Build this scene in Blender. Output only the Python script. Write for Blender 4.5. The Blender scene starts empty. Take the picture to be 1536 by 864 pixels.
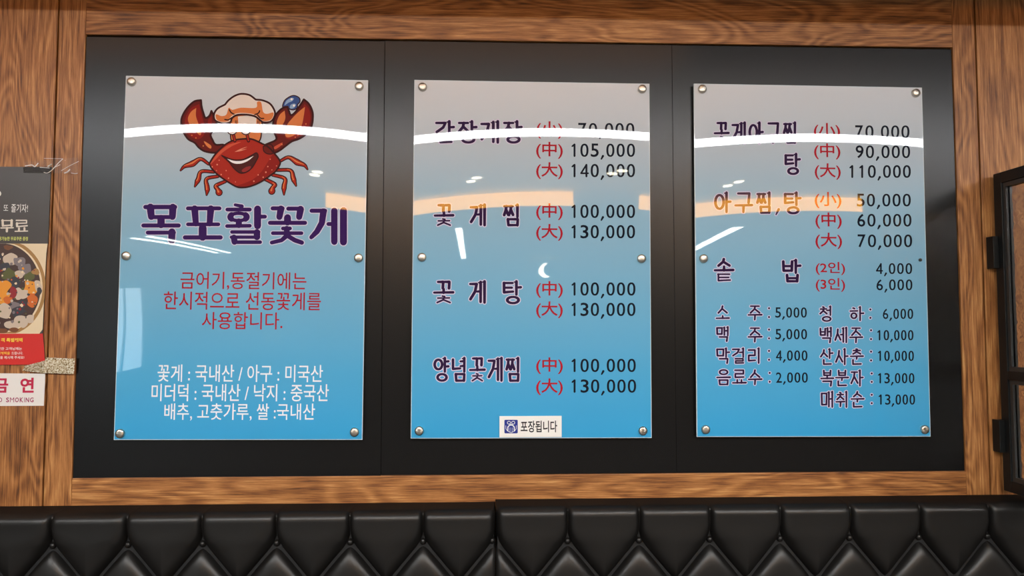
import bpy, bmesh, math, random
from mathutils import Vector, Matrix
from mathutils.geometry import delaunay_2d_cdt

SC = bpy.context.scene
COL = SC.collection
PI = math.pi

# ------------------------------------------------------------------ camera
F_PX, PITCH, YAW = 1130.0, 0.0531, -0.0402
CAM = Vector((-0.1203, -1.8996, 1.45))
cd = bpy.data.cameras.new('camera')
cam = bpy.data.objects.new('camera', cd)
COL.objects.link(cam)
cam.location = CAM
cam.rotation_euler = (PI / 2 + PITCH, 0, YAW)
cd.sensor_width = 36.0
cd.lens = F_PX * 36.0 / 1536.0
cd.clip_start = 0.02
SC.camera = cam

# ------------------------------------------------------------------ world, exposure
w = bpy.data.worlds.new('world')
SC.world = w
w.use_nodes = True
w.node_tree.nodes['Background'].inputs[0].default_value = (0.6, 0.75, 1, 1)
w.node_tree.nodes['Background'].inputs[1].default_value = 0.3
SC.view_settings.view_transform = 'Standard'
SC.view_settings.look = 'None'
SC.view_settings.exposure = 0.0
SC.view_settings.gamma = 1.0
SC.view_settings.use_curve_mapping = False
LAMP_MAIN = 66.0      # long flush ceiling lamp
LAMP_TUBE = 40.0      # tubes of the far half of the room
LAMP_COVE = 14.5       # amber cove strips
LAMP_WASH = 13.0      # amber strip under the soffit
LAMP_SPOT = 30.0

# ------------------------------------------------------------------ materials
def lin(r, g, b):
    f = lambda c: c / 12.92 if c <= 0.04045 else ((c + 0.055) / 1.055) ** 2.4
    return (f(r / 255), f(g / 255), f(b / 255), 1)

def mat(name, col, rough=0.5, metal=0.0, spec=0.5, bump=None, coat=0.0):
    m = bpy.data.materials.new(name)
    m.use_nodes = True
    b = m.node_tree.nodes['Principled BSDF']
    b.inputs['Base Color'].default_value = col if len(col) == 4 else (*col, 1)
    b.inputs['Roughness'].default_value = rough
    b.inputs['Metallic'].default_value = metal
    b.inputs['Specular IOR Level'].default_value = spec
    b.inputs['Coat Weight'].default_value = coat
    if bump:
        nt = m.node_tree
        tc = nt.nodes.new('ShaderNodeTexCoord')
        n = nt.nodes.new('ShaderNodeTexNoise')
        n.inputs['Scale'].default_value = bump[0]
        n.inputs['Detail'].default_value = 4
        bp = nt.nodes.new('ShaderNodeBump')
        bp.inputs['Strength'].default_value = bump[1]
        bp.inputs['Distance'].default_value = bump[2]
        nt.links.new(tc.outputs['Object'], n.inputs['Vector'])
        nt.links.new(n.outputs['Fac'], bp.inputs['Height'])
        nt.links.new(bp.outputs['Normal'], b.inputs['Normal'])
    return m

def emit(name, col, s):
    m = bpy.data.materials.new(name)
    m.use_nodes = True
    b = m.node_tree.nodes['Principled BSDF']
    b.inputs['Base Color'].default_value = (0.8, 0.8, 0.8, 1)
    b.inputs['Emission Color'].default_value = (*col, 1)
    b.inputs['Emission Strength'].default_value = s
    return m

def ramp(nt, stops):
    r = nt.nodes.new('ShaderNodeValToRGB')
    e = r.color_ramp.elements
    while len(e) > 1:
        e.remove(e[-1])
    e[0].position = stops[0][0]
    e[0].color = stops[0][1]
    for p, c in stops[1:]:
        x = e.new(p)
        x.color = c
    return r

def wood(name, axis, seed):
    """satin wood-grain laminate, grain along axis ('x' or 'z')"""
    m = bpy.data.materials.new(name)
    m.use_nodes = True
    nt = m.node_tree
    b = nt.nodes['Principled BSDF']
    N, L = nt.nodes.new, nt.links.new
    tc = N('ShaderNodeTexCoord')

    def mp(sc, off):
        q = N('ShaderNodeMapping')
        q.inputs['Scale'].default_value = (sc[1], sc[0], sc[0]) if axis == 'x' else (sc[0], sc[0], sc[1])
        q.inputs['Location'].default_value = (seed * 3.7 + off, seed * 1.3, seed * 2.1 + off)
        L(tc.outputs['Object'], q.inputs['Vector'])
        return q

    def noise(sc, off, detail, rough=0.55, dist=0.0):
        n = N('ShaderNodeTexNoise')
        n.inputs['Scale'].default_value = 1.0
        n.inputs['Detail'].default_value = detail
        n.inputs['Roughness'].default_value = rough
        n.inputs['Distortion'].default_value = dist
        L(mp(sc, off).outputs['Vector'], n.inputs['Vector'])
        return n

    def math_(op, a, bb=None):
        q = N('ShaderNodeMath')
        q.operation = op
        for i, v in enumerate((a, bb)):
            if v is None:
                continue
            if isinstance(v, (int, float)):
                q.inputs[i].default_value = v
            else:
                L(v, q.inputs[i])
        return q.outputs[0]
    big = noise((7.0, 1.5), 0.0, 2.5, 0.5, 0.5)                   # growth-ring field
    rings = math_('SINE', math_('MULTIPLY', big.outputs['Fac'], 110.0))
    rings = math_('MULTIPLY_ADD', rings, 0.5)
    rings.node.inputs[2].default_value = 0.5
    fib = noise((300.0, 7.0), 3.0, 5, 0.65, 0.3)                          # fibres
    pore = noise((520.0, 22.0), 7.0, 3, 0.7)
    tone = noise((5.0, 0.9), 11.0, 2, 0.5)                         # slow tone drift
    v = math_('MULTIPLY', rings, 0.15)
    v = math_('ADD', v, math_('MULTIPLY', fib.outputs['Fac'], 0.85))
    v = math_('ADD', v, math_('MULTIPLY', tone.outputs['Fac'], 0.30))
    v = math_('ADD', v, math_('MULTIPLY', pore.outputs['Fac'], 0.45))
    v = math_('MULTIPLY_ADD', math_('SUBTRACT', v, 0.865), 1.7)
    v.node.inputs[2].default_value = 0.52
    r = ramp(nt, [(0.06, lin(66, 36, 15)), (0.28, lin(120, 73, 36)), (0.50, lin(158, 102, 54)), (0.74, lin(188, 128, 72)), (0.96, lin(216, 162, 100))])
    L(v, r.inputs['Fac'])
    L(r.outputs['Color'], b.inputs['Base Color'])
    b.inputs['Roughness'].default_value = 0.42
    b.inputs['Specular IOR Level'].default_value = 0.45
    bp = N('ShaderNodeBump')
    bp.inputs['Strength'].default_value = 0.25
    bp.inputs['Distance'].default_value = 0.0006
    L(v, bp.inputs['Height'])
    L(bp.outputs['Normal'], b.inputs['Normal'])
    return m

def bow_normal(nt, b, coef):
    """the acrylic sheets are bolted down at their edges and bow a little: the
    normal leans by a few thousandths of a radian across the sheet"""
    N, L = nt.nodes.new, nt.links.new
    tc = N('ShaderNodeTexCoord')
    sp = N('ShaderNodeSeparateXYZ')
    L(tc.outputs['Object'], sp.inputs[0])
    u = N('ShaderNodeMath'); u.operation = 'MULTIPLY'
    L(sp.outputs['X'], u.inputs[0]); u.inputs[1].default_value = 1 / 0.3
    a = N('ShaderNodeMath'); a.operation = 'MULTIPLY_ADD'
    L(u.outputs[0], a.inputs[0]); a.inputs[1].default_value = coef[0]; a.inputs[2].default_value = coef[1]
    c = N('ShaderNodeMath'); c.operation = 'MULTIPLY_ADD'
    L(a.outputs[0], c.inputs[0]); L(u.outputs[0], c.inputs[1]); c.inputs[2].default_value = coef[2]
    # slow ripple of the sheet along its height
    nz = N('ShaderNodeTexNoise'); nz.inputs['Scale'].default_value = 5.0; nz.inputs['Detail'].default_value = 0.0
    L(tc.outputs['Object'], nz.inputs['Vector'])
    rip = N('ShaderNodeMath'); rip.operation = 'MULTIPLY_ADD'
    L(nz.outputs['Fac'], rip.inputs[0]); rip.inputs[1].default_value = 0.012; rip.inputs[2].default_value = -0.006
    cb = N('ShaderNodeCombineXYZ')
    L(rip.outputs[0], cb.inputs['X'])
    L(c.outputs[0], cb.inputs['Z'])
    g = N('ShaderNodeNewGeometry')
    ad = N('ShaderNodeVectorMath'); ad.operation = 'ADD'
    L(g.outputs['Normal'], ad.inputs[0]); L(cb.outputs[0], ad.inputs[1])
    nm = N('ShaderNodeVectorMath'); nm.operation = 'NORMALIZE'
    L(ad.outputs[0], nm.inputs[0])
    L(nm.outputs[0], b.inputs['Normal'])

def gloss(name, col, coef):
    m = mat(name, col, 0.015, spec=0.5)
    bow_normal(m.node_tree, m.node_tree.nodes['Principled BSDF'], coef)
    return m

# ------------------------------------------------------------------ objects
def tag(o, label=None, cat=None, group=None, kind=None):
    if label: o['label'] = label
    if cat: o['category'] = cat
    if group: o['group'] = group
    if kind: o['kind'] = kind
    return o

def empty(name, loc, label, cat, group=None, rot=(0, 0, 0)):
    o = bpy.data.objects.new(name, None)
    COL.objects.link(o)
    o.location = loc
    o.rotation_euler = rot
    o.empty_display_size = 0.1
    return tag(o, label, cat, group)

class MB:
    """collects shapes, then links them as ONE mesh object"""
    def __init__(self):
        self.v, self.f, self.m = [], [], []
    def face(self, pts, mi=0):
        n = len(self.v)
        self.v += [tuple(p) for p in pts]
        self.f.append(list(range(n, n + len(pts))))
        self.m.append(mi)
    def box(self, a, b, mi=0):
        x0, y0, z0 = a; x1, y1, z1 = b
        n = len(self.v)
        self.v += [(x0, y0, z0), (x1, y0, z0), (x1, y1, z0), (x0, y1, z0), (x0, y0, z1), (x1, y0, z1), (x1, y1, z1), (x0, y1, z1)]
        for q in ((0, 3, 2, 1), (4, 5, 6, 7), (0, 1, 5, 4), (1, 2, 6, 5), (2, 3, 7, 6), (3, 0, 4, 7)):
            self.f.append([n + i for i in q]); self.m.append(mi)
    def lathe(self, prof, c, axis='-y', seg=24, mi=0):
        """prof: (radius, distance along axis) ; axis '-y' or 'z'"""
        n = len(self.v)
        for r, h in prof:
            for k in range(seg):
                a = 2 * PI * k / seg
                if axis == '-y':
                    self.v.append((c[0] + r * math.cos(a), c[1] - h, c[2] + r * math.sin(a)))
                else:
                    self.v.append((c[0] + r * math.cos(a), c[1] + r * math.sin(a), c[2] + h))
        for i in range(len(prof) - 1):
            for k in range(seg):
                k2 = (k + 1) % seg
                self.f.append([n + i * seg + k, n + i * seg + k2, n + (i + 1) * seg + k2, n + (i + 1) * seg + k]); self.m.append(mi)
        self.f.append([n + k for k in range(seg)][::-1]); self.m.append(mi)
        e = n + (len(prof) - 1) * seg
        self.f.append([e + k for k in range(seg)]); self.m.append(mi)
    def grid(self, nu, nv, fn, mi=0):
        n = len(self.v)
        for i in range(nu + 1):
            for j in range(nv + 1):
                self.v.append(tuple(fn(i, j)))
        for i in range(nu):
            for j in range(nv):
                a = n + i * (nv + 1) + j
                self.f.append([a, a + 1, a + nv + 2, a + nv + 1]); self.m.append(mi)
    def merge_flat(self):
        """overlapping strokes of one layer and one ink become a single flat figure"""
        groups = {}
        for f, mi in zip(self.f, self.m):
            y = round(sum(self.v[i][1] for i in f) / len(f), 6)
            groups.setdefault((y, mi), []).append(f)
        V, Fc, M = [], [], []
        for (y, mi), fs in groups.items():
            co, faces = [], []
            for f in fs:
                n = len(co)
                q = [Vector((self.v[i][0] * 1000, self.v[i][2] * 1000)) for i in f]
                ar = sum(q[i].x * q[(i + 1) % len(q)].y - q[(i + 1) % len(q)].x * q[i].y for i in range(len(q)))
                if abs(ar) < 1e-9:
                    continue
                if ar < 0:
                    q.reverse()
                co += q
                faces.append(list(range(n, n + len(q))))
            if not faces:
                continue
            vo, _e, fo, _vi, _ei, fi = delaunay_2d_cdt(co, [], faces, 0, 1e-5, True)
            n = len(V)
            V += [(p.x / 1000, y, p.y / 1000) for p in vo]
            for f, ids in zip(fo, fi):
                if ids:
                    Fc.append([n + i for i in f]); M.append(mi)
        self.v, self.f, self.m = V, Fc, M
    def build(self, name, mats, parent=None, smooth=False, bevel=0.0, fix=True, flat=False):
        if flat:
            self.merge_flat()
        if not isinstance(mats, (list, tuple)):
            mats = [mats]
        me = bpy.data.meshes.new(name)
        me.from_pydata(self.v, [], self.f)
        for m in mats:
            me.materials.append(m)
        me.polygons.foreach_set('material_index', self.m)
        if fix:
            bm = bmesh.new(); bm.from_mesh(me)
            bmesh.ops.recalc_face_normals(bm, faces=bm.faces)
            bm.to_mesh(me); bm.free()
        if smooth:
            me.polygons.foreach_set('use_smooth', [True] * len(me.polygons))
        o = bpy.data.objects.new(name, me)
        COL.objects.link(o)
        if parent:
            o.parent = parent
        if bevel:
            bv = o.modifiers.new('bevel', 'BEVEL')
            bv.width = bevel; bv.segments = 2; bv.limit_method = 'ANGLE'
        return o

def struct(name, mb, m, bevel=0.0):
    return tag(mb.build(name, m, None, bevel=bevel), kind='structure')

_R = cam.rotation_euler.to_matrix()
def at(px, py, y):
    """the point of the plane Y = y that the photograph shows at a pixel"""
    d = _R @ Vector(((px - 768) / F_PX, -(py - 432) / F_PX, -1))
    t = (y - CAM.y) / d.y
    return CAM + d * t

# ------------------------------------------------------------------ the room
white_paint = mat('ceiling_paint', (0.80, 0.79, 0.77), 0.8, bump=(60, 0.1, 0.001))
grey_paint = mat('lower_ceiling_paint', (0.42, 0.42, 0.42), 0.8, bump=(60, 0.1, 0.001))
wall_paint = mat('wall_paint', (0.36, 0.35, 0.34), 0.8, bump=(40, 0.1, 0.001))
floor_mat = mat('floor_tile', (0.10, 0.09, 0.085), 0.4, bump=(8, 0.1, 0.001))
XL, XR, YF, ZC, ZL, YD = -5.5, 5.0, -12.0, 2.70, 2.54, -5.2

m = MB(); m.box((XL - .1, YF - .1, -.1), (XR + .1, .1, 0)); struct('floor', m, floor_mat)
m = MB()
m.box((XL - .1, YD - .02, ZC), (XR + .1, .1, ZC + .1))
struct('ceiling', m, white_paint)
m = MB(); m.box((XL - .1, YF - .1, ZL), (XR + .1, YD, ZC + .1)); struct('trim_1', m, grey_paint)      # lower far ceiling with its fascia
m = MB(); m.box((XL - .1, YF - .1, 0), (XL, 0, ZC)); 
# left wall is built around the window opening
WY0, WY1, WZ0, WZ1 = -10.4, -9.0, 0.75, 2.1
m = MB()
m.box((XL - .1, YF - .1, 0), (XL, WY0, ZC)); m.box((XL - .1, WY1, 0), (XL, .1, ZC))
m.box((XL - .1, WY0, 0), (XL, WY1, WZ0)); m.box((XL - .1, WY0, WZ1), (XL, WY1, ZC))
struct('wall_left', m, wall_paint)
m = MB(); m.box((XR, YF - .1, 0), (XR + .1, .1, ZC)); struct('wall_right', m, wall_paint)
m = MB(); m.box((XL, YF - .1, 0), (XR, YF, ZC)); struct('wall_front', m, wall_paint)
# wall carrying the menu signs
m = MB(); m.box((XL, 0.010, 0), (XR, 0.1, ZC)); struct('wall_back', m, mat('backing_black', (0.01, 0.008, 0.006), 0.6))
# wood boarding: panels left and right, stiles, rails around the black field
BX0, BX1, BZ0, BZ1 = -1.114, 1.114, 1.086, 2.183
G = 0.0022
WF = -0.004
def board(name, x0, x1, z0, z1, axis, seed):
    m = MB(); m.box((x0, WF, z0), (x1, 0.0095, z1))
    o = struct(name, m, wood(name + '_grain', axis, seed), bevel=0.0012)
    return o
board('trim_2', -1.183 + G, BX0 - .0015, .30, 2.335, 'z', 1.0)
board('trim_3', BX1 + .0015, 1.178 - G, .30, 2.335, 'z', 2.0)
board('trim_4', BX0 - .001, BX1 + .001, BZ1 + .0035, 2.335, 'x', 3.4)
board('trim_5', BX0 - .001, BX1 + .001, .30, BZ0 - .0008, 'x', 4.1)
board('trim_6', -1.80, -1.183 - G, .30, 2.335, 'z', 5.3)
board('trim_7', 1.178 + G, 1.80, .30, 2.335, 'z', 6.2)
board('trim_8', -2.45, -1.80 - 2 * G, .30, 2.335, 'z', 7.7)
board('trim_9', 1.80 + 2 * G, 2.45, .30, 2.335, 'z', 8.5)
# soffit over the sign wall
m = MB(); m.box((XL, -0.594, 2.335), (XR, 0.0095, ZC)); struct('trim_10', m, white_paint)

# window in the left wall, far back
alu = mat('window_frame_white', (0.7, 0.7, 0.7), 0.4)
m = MB()
for a, b in (((XL - .07, WY0, WZ0), (XL - .02, WY0 + .05, WZ1)), ((XL - .07, WY1 - .05, WZ0), (XL - .02, WY1, WZ1)), ((XL - .07, -9.73, WZ0 + .05), (XL - .02, -9.68, WZ1 - .05)),
             ((XL - .07, WY0 + .05, WZ0), (XL - .02, WY1 - .05, WZ0 + .05)), ((XL - .07, WY0 + .05, WZ1 - .05), (XL - .02, WY1 - .05, WZ1))):
    m.box(a, b)
win = struct('window_1', m, alu)
m = MB(); m.box((XL - .05, WY0 + .05, WZ0 + .05), (XL - .045, WY1 - .05, WZ1 - .05))
m.build('pane', emit('daylit_pane', (0.75, 0.9, 1.0), 6.0), win)

# ------------------------------------------------------------------ lamps
housing = mat('lamp_housing', (0.75, 0.75, 0.74), 0.4)
def strip_lamp(name, label, cat, a, b, em, group=None, frame=None):
    """flat luminous diffuser a..b in a slim metal housing"""
    c = ((a[0] + b[0]) / 2, (a[1] + b[1]) / 2, b[2])
    t = empty(name, c, label, cat, group)
    off = lambda p: tuple(p[i] - c[i] for i in range(3))
    m = MB(); m.box(off(a), off(b)); m.build('diffuser', em, t)
    m = MB(); e = .012
    for sx in (0, 1):
        x = a[0] - e if sx == 0 else b[0]
        m.box(off((x, a[1] - e, a[2])), off((x + e, b[1] + e, b[2])))
    for sy in (0, 1):
        y = a[1] - e if sy == 0 else b[1]
        m.box(off((a[0], y, a[2])), off((b[0], y + e, b[2])))
    m.build('housing', housing, t)
    return t
strip_lamp('linear_ceiling_lamp', 'long white linear ceiling lamp mirrored as the bright band across all three menu signs', 'lamp',
           (-3.4, -3.05, ZC - .012), (3.9, -2.85, ZC), emit('white_light', (0.97, 1.0, 1.03), LAMP_MAIN))
tube_em = emit('tube_light', (0.93, 1.0, 0.94), LAMP_TUBE)
for (x, y0, y1, wd, lb) in ((-4.30, -10.2, -7.2, .07, 'left of a pair of parallel tube lamps mirrored at lower left of the crab sign'), (-4.12, -10.2, -7.2, .07, 'right of a pair of parallel tube lamps mirrored at lower left of the crab sign'),
                    (-.40, -9.8, -6.15, .07, 'slim white tube lamp mirrored as a slanting line in the middle menu sign'), (2.50, -8.6, -5.8, .13, 'slim white tube lamp mirrored as a slanting line in the right menu sign')):
    strip_lamp('tube_lamp', lb, 'lamp', (x - wd / 2, y0, ZL - .03), (x + wd / 2, y1, ZL), tube_em, 'tube lamps on the far ceiling')
cove_em = emit('amber_cove_light', (1.0, 0.40, 0.0), LAMP_COVE)
for (x0, x1, lb) in ((-1.58, .76, 'amber cove strip lamp mirrored across the middle menu sign'), (1.37, 3.55, 'amber cove strip lamp mirrored across the right menu sign')):
    t = empty('cove_lamp', ((x0 + x1) / 2, YD, 2.62), lb, 'lamp', 'amber cove lamps on the ceiling step')
    h = (x1 - x0) / 2
    m = MB(); m.box((-h, -.0005 + .0005, -.066), (h, .012, .07)); m.build('diffuser', cove_em, t)
    m = MB(); m.box((-h, 0, -.078), (h, .02, -.066)); m.build('housing', housing, t)
strip_lamp('wall_wash_lamp', 'amber strip lamp under the soffit above the crab menu sign', 'lamp', (-2.3, -.415, 2.325), (0.5, -.395, 2.335), emit('amber_wash_light', (1.0, 0.42, 0.10), LAMP_WASH))
spot_em = emit('warm_spot', (1.0, 0.9, 0.66), LAMP_SPOT)
for (x, y, lb) in ((-.19, -4.48, 'twin warm downlight mirrored below the first dish name of the middle menu sign'), (.98, -4.20, 'twin warm downlight mirrored over a price on the middle menu sign'),
                   (-1.48, -4.34, 'twin warm downlight mirrored right of the crab picture'), (2.02, -4.42, 'twin warm downlight mirrored at left of the right menu sign')):
    t = empty('downlight', (x, y, ZC), lb, 'lamp', 'twin downlights in the near ceiling')
    for sx, sy in ((-.025, -.07), (.025, .07)):
        m = MB(); m.lathe([(.040, -.010), (.040, -.002)], (sx, sy, 0), 'z', 20); m.build('bulb', spot_em, t, fix=True)
    m = MB(); m.box((-.085, -.13, -.004), (.085, .13, 0)); m.build('rim', housing, t, bevel=.001)
# round pendant
ZP = 2.33
t = empty('pendant_lamp', (1.0, -11.0, ZP), 'small glowing pendant lamp with an added dark shade, mirrored as a crescent in the middle menu sign', 'lamp')
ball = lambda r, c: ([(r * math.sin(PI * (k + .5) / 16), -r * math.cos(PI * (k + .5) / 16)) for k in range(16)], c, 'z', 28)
m = MB(); m.lathe(*ball(.125, (0, 0, 0))); m.build('globe', emit('globe_light', (1, .93, .72), 30), t, smooth=True)
m = MB(); m.lathe(*ball(.120, (.062, .10, .012))); m.build('blocker', mat('blocker_dark', (.05, .045, .04), .5), t, smooth=True)  # dark ball added to cut the globe down to a crescent
m = MB(); m.lathe([(.006, .12), (.006, ZL - ZP)], (0, 0, 0), 'z', 8); m.build('cord', mat('cord_black', (.01, .01, .01), .5), t)
# pale sheets pinned to the far wall, mirrored in the crab sign
sheet_m = mat('pinned_paper', (.85, .85, .83), .6)
for (x0, x1, z0, z1, lb) in ((-5.02, -4.05, 1.72, 2.24, 'larger pale sheet on the far wall mirrored behind the red lettering'), (-4.12, -3.78, 1.05, 1.30, 'smaller pale sheet on the far wall mirrored below the red lettering')):
    m = MB(); m.box((x0, YF + .0005, z0), (x1, YF + .004, z1))
    tag(m.build('wall_sheet', sheet_m, None), lb, 'paper', 'pale sheets on the far wall')

# ------------------------------------------------------------------ black backing boards
black_board = mat('satin_black_board', (0.0062, 0.0056, 0.0054), 0.27, spec=0.40)
for x0, x1, dz, fy, lb in ((BX0, -.3692, -.002, -.002, 'left black backing board behind the crab menu sign'), (-.3686, .3707, 0, 0, 'middle black backing board behind the takeaway-sticker menu sign'), (.3713, BX1, 0, .0003, 'right black backing board behind the drinks menu sign')):
    m = MB(); m.box((x0, fy, BZ0 + dz + .002 * (dz == 0) * 0), (x1, .0095, BZ1 + dz))
    tag(m.build('backing_board', black_board, None, bevel=.0006), lb, 'board', 'black backing boards')

# ------------------------------------------------------------------ menu signs
YP = -0.015
class Sign:
    def __init__(self, cx, cz, th, coef, label):
        self.c = Vector((cx, YP, cz)); self.th = th; self.coef = coef
        self.root = empty('menu_sign', self.c, label, 'sign', 'acrylic menu signs', (0, th, 0))
        self.inv = (Matrix.Translation(self.c) @ Matrix.Rotation(th, 4, 'Y')).inverted()
        self.mats = {}
    def loc(self, px, py, off=0.0):
        p = self.inv @ at(px, py, YP)
        return Vector((p.x, -off, p.z))
    def mat(self, name, col):
        if name not in self.mats:
            self.mats[name] = gloss(name, col, self.coef)
        return self.mats[name]

class Flat:
    """a flat print on another plane (poster, sticker): same interface as Sign"""
    def __init__(self, root, y, inv=None):
        self.root, self.y = root, y
        self.inv = (Matrix.Translation(root.location)).inverted()
        self.dy = (self.inv @ Vector((0, y, 0))).y
    def loc(self, px, py, off=0.0):
        p = self.inv @ at(px, py, self.y)
        return Vector((p.x, self.dy - off, p.z))

def disc(mb, S, x, y, r, off, mi, n=12, ry=None):
    ry = r if ry is None else ry
    mb.face([S.loc(x + r * math.cos(2 * PI * k / n), y + ry * math.sin(2 * PI * k / n), off) for k in range(n)], mi)

def ribbon(mb, S, pts, w, off, mi=0, caps=True, closed=False):
    """stroke through pixel points; w one width or one per point"""
    if not isinstance(w, (list, tuple)):
        w = [w] * len(pts)
    n = len(pts)
    rng = range(n if closed else n - 1)
    for i in rng:
        a, b = pts[i], pts[(i + 1) % n]
        wa, wb = w[i] / 2, w[(i + 1) % n] / 2
        dx, dy = b[0] - a[0], b[1] - a[1]
        l = math.hypot(dx, dy)
        if l < 1e-6:
            continue
        nx, ny = -dy / l, dx / l
        mb.face([S.loc(a[0] + nx * wa, a[1] + ny * wa, off), S.loc(b[0] + nx * wb, b[1] + ny * wb, off),
                 S.loc(b[0] - nx * wb, b[1] - ny * wb, off), S.loc(a[0] - nx * wa, a[1] - ny * wa, off)], mi)
    for i, p in enumerate(pts):
        if caps or 0 < i < n - 1:
            disc(mb, S, p[0], p[1], w[i] / 2, off, mi, 10)

def smooth_poly(pts, closed=True, n=5):
    """Catmull-Rom; a point given twice stays a corner"""
    out = []
    N = len(pts)
    for i in range(N if closed else N - 1):
        g = lambda k: pts[k % N] if closed else pts[max(0, min(N - 1, k))]
        p0, p1, p2, p3 = g(i - 1), g(i), g(i + 1), g(i + 2)
        if p1 == p2:
            continue
        if p0 == p1: p0 = (2 * p1[0] - p2[0], 2 * p1[1] - p2[1])
        if p3 == p2: p3 = (2 * p2[0] - p1[0], 2 * p2[1] - p1[1])
        for k in range(n):
            t = k / n
            out.append(tuple(0.5 * (2 * p1[d] + (p2[d] - p0[d]) * t + (2 * p0[d] - 5 * p1[d] + 4 * p2[d] - p3[d]) * t * t + (3 * p1[d] - p0[d] - 3 * p2[d] + p3[d]) * t ** 3) for d in (0, 1)))
    if not closed:
        out.append(pts[-1])
    return out

def patch(mb, S, pts, off, mi, smooth=True, line=None, lw=2.2, loff=None):
    q = smooth_poly(pts) if smooth else pts
    mb.face([S.loc(x, y, off) for x, y in q], mi)
    if line is not None:
        ribbon(mb, S, q, lw, loff if loff is not None else off + .00006, line, closed=True)

# --- lettering from the built-in font, fitted to the box it fills on the print
_font_cache = {}
def font_mesh(body, bold, shear=0.0):
    k = (body, round(bold, 4), shear)
    if k not in _font_cache:
        c = bpy.data.curves.new('lettering', 'FONT')
        c.body = body; c.offset = bold; c.resolution_u = 3; c.shear = shear
        o = bpy.data.objects.new('lettering', c)
        COL.objects.link(o)
        bpy.context.view_layer.update()
        dg = bpy.context.evaluated_depsgraph_get()
        me = bpy.data.meshes.new_from_object(o.evaluated_get(dg))
        _font_cache[k] = ([tuple(v.co) for v in me.vertices], [list(p.vertices) for p in me.polygons])
        bpy.data.objects.remove(o); bpy.data.curves.remove(c); bpy.data.meshes.remove(me)
    return _font_cache[k]

def font_into(mb, S, body, x0, x1, y0, y1, off, mi=0, bold=0.0, box_of=None, shear=0.0, grow=0.0):
    V, Fc = font_mesh(body, bold, shear)
    B = font_mesh(box_of or body, 0.0, shear)[0] if box_of or grow else V
    bx0, bx1 = min(v[0] for v in B), max(v[0] for v in B)
    by0, by1 = min(v[1] for v in B), max(v[1] for v in B)
    c = S.loc((x0 + x1) / 2, (y0 + y1) / 2)
    W = (S.loc(x1, (y0 + y1) / 2) - S.loc(x0, (y0 + y1) / 2)).length
    H = (S.loc((x0 + x1) / 2, y0) - S.loc((x0 + x1) / 2, y1)).length
    n = len(mb.v)
    for v in V:
        mb.v.append((c.x + ((v[0] - bx0) / (bx1 - bx0) - .5) * W, c.y - off, c.z + ((v[1] - by0) / (by1 - by0) - .5) * H))
    for f in Fc:
        mb.f.append([n + i for i in f]); mb.m.append(mi)

def font_part(S, name, body, box, m, bold=0.0, off=.0003, shear=0.0):
    mb = MB()
    font_into(mb, S, body, *box, off, 0, bold, shear=shear)
    return mb.build(name, m, S.root, fix=False)

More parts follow.
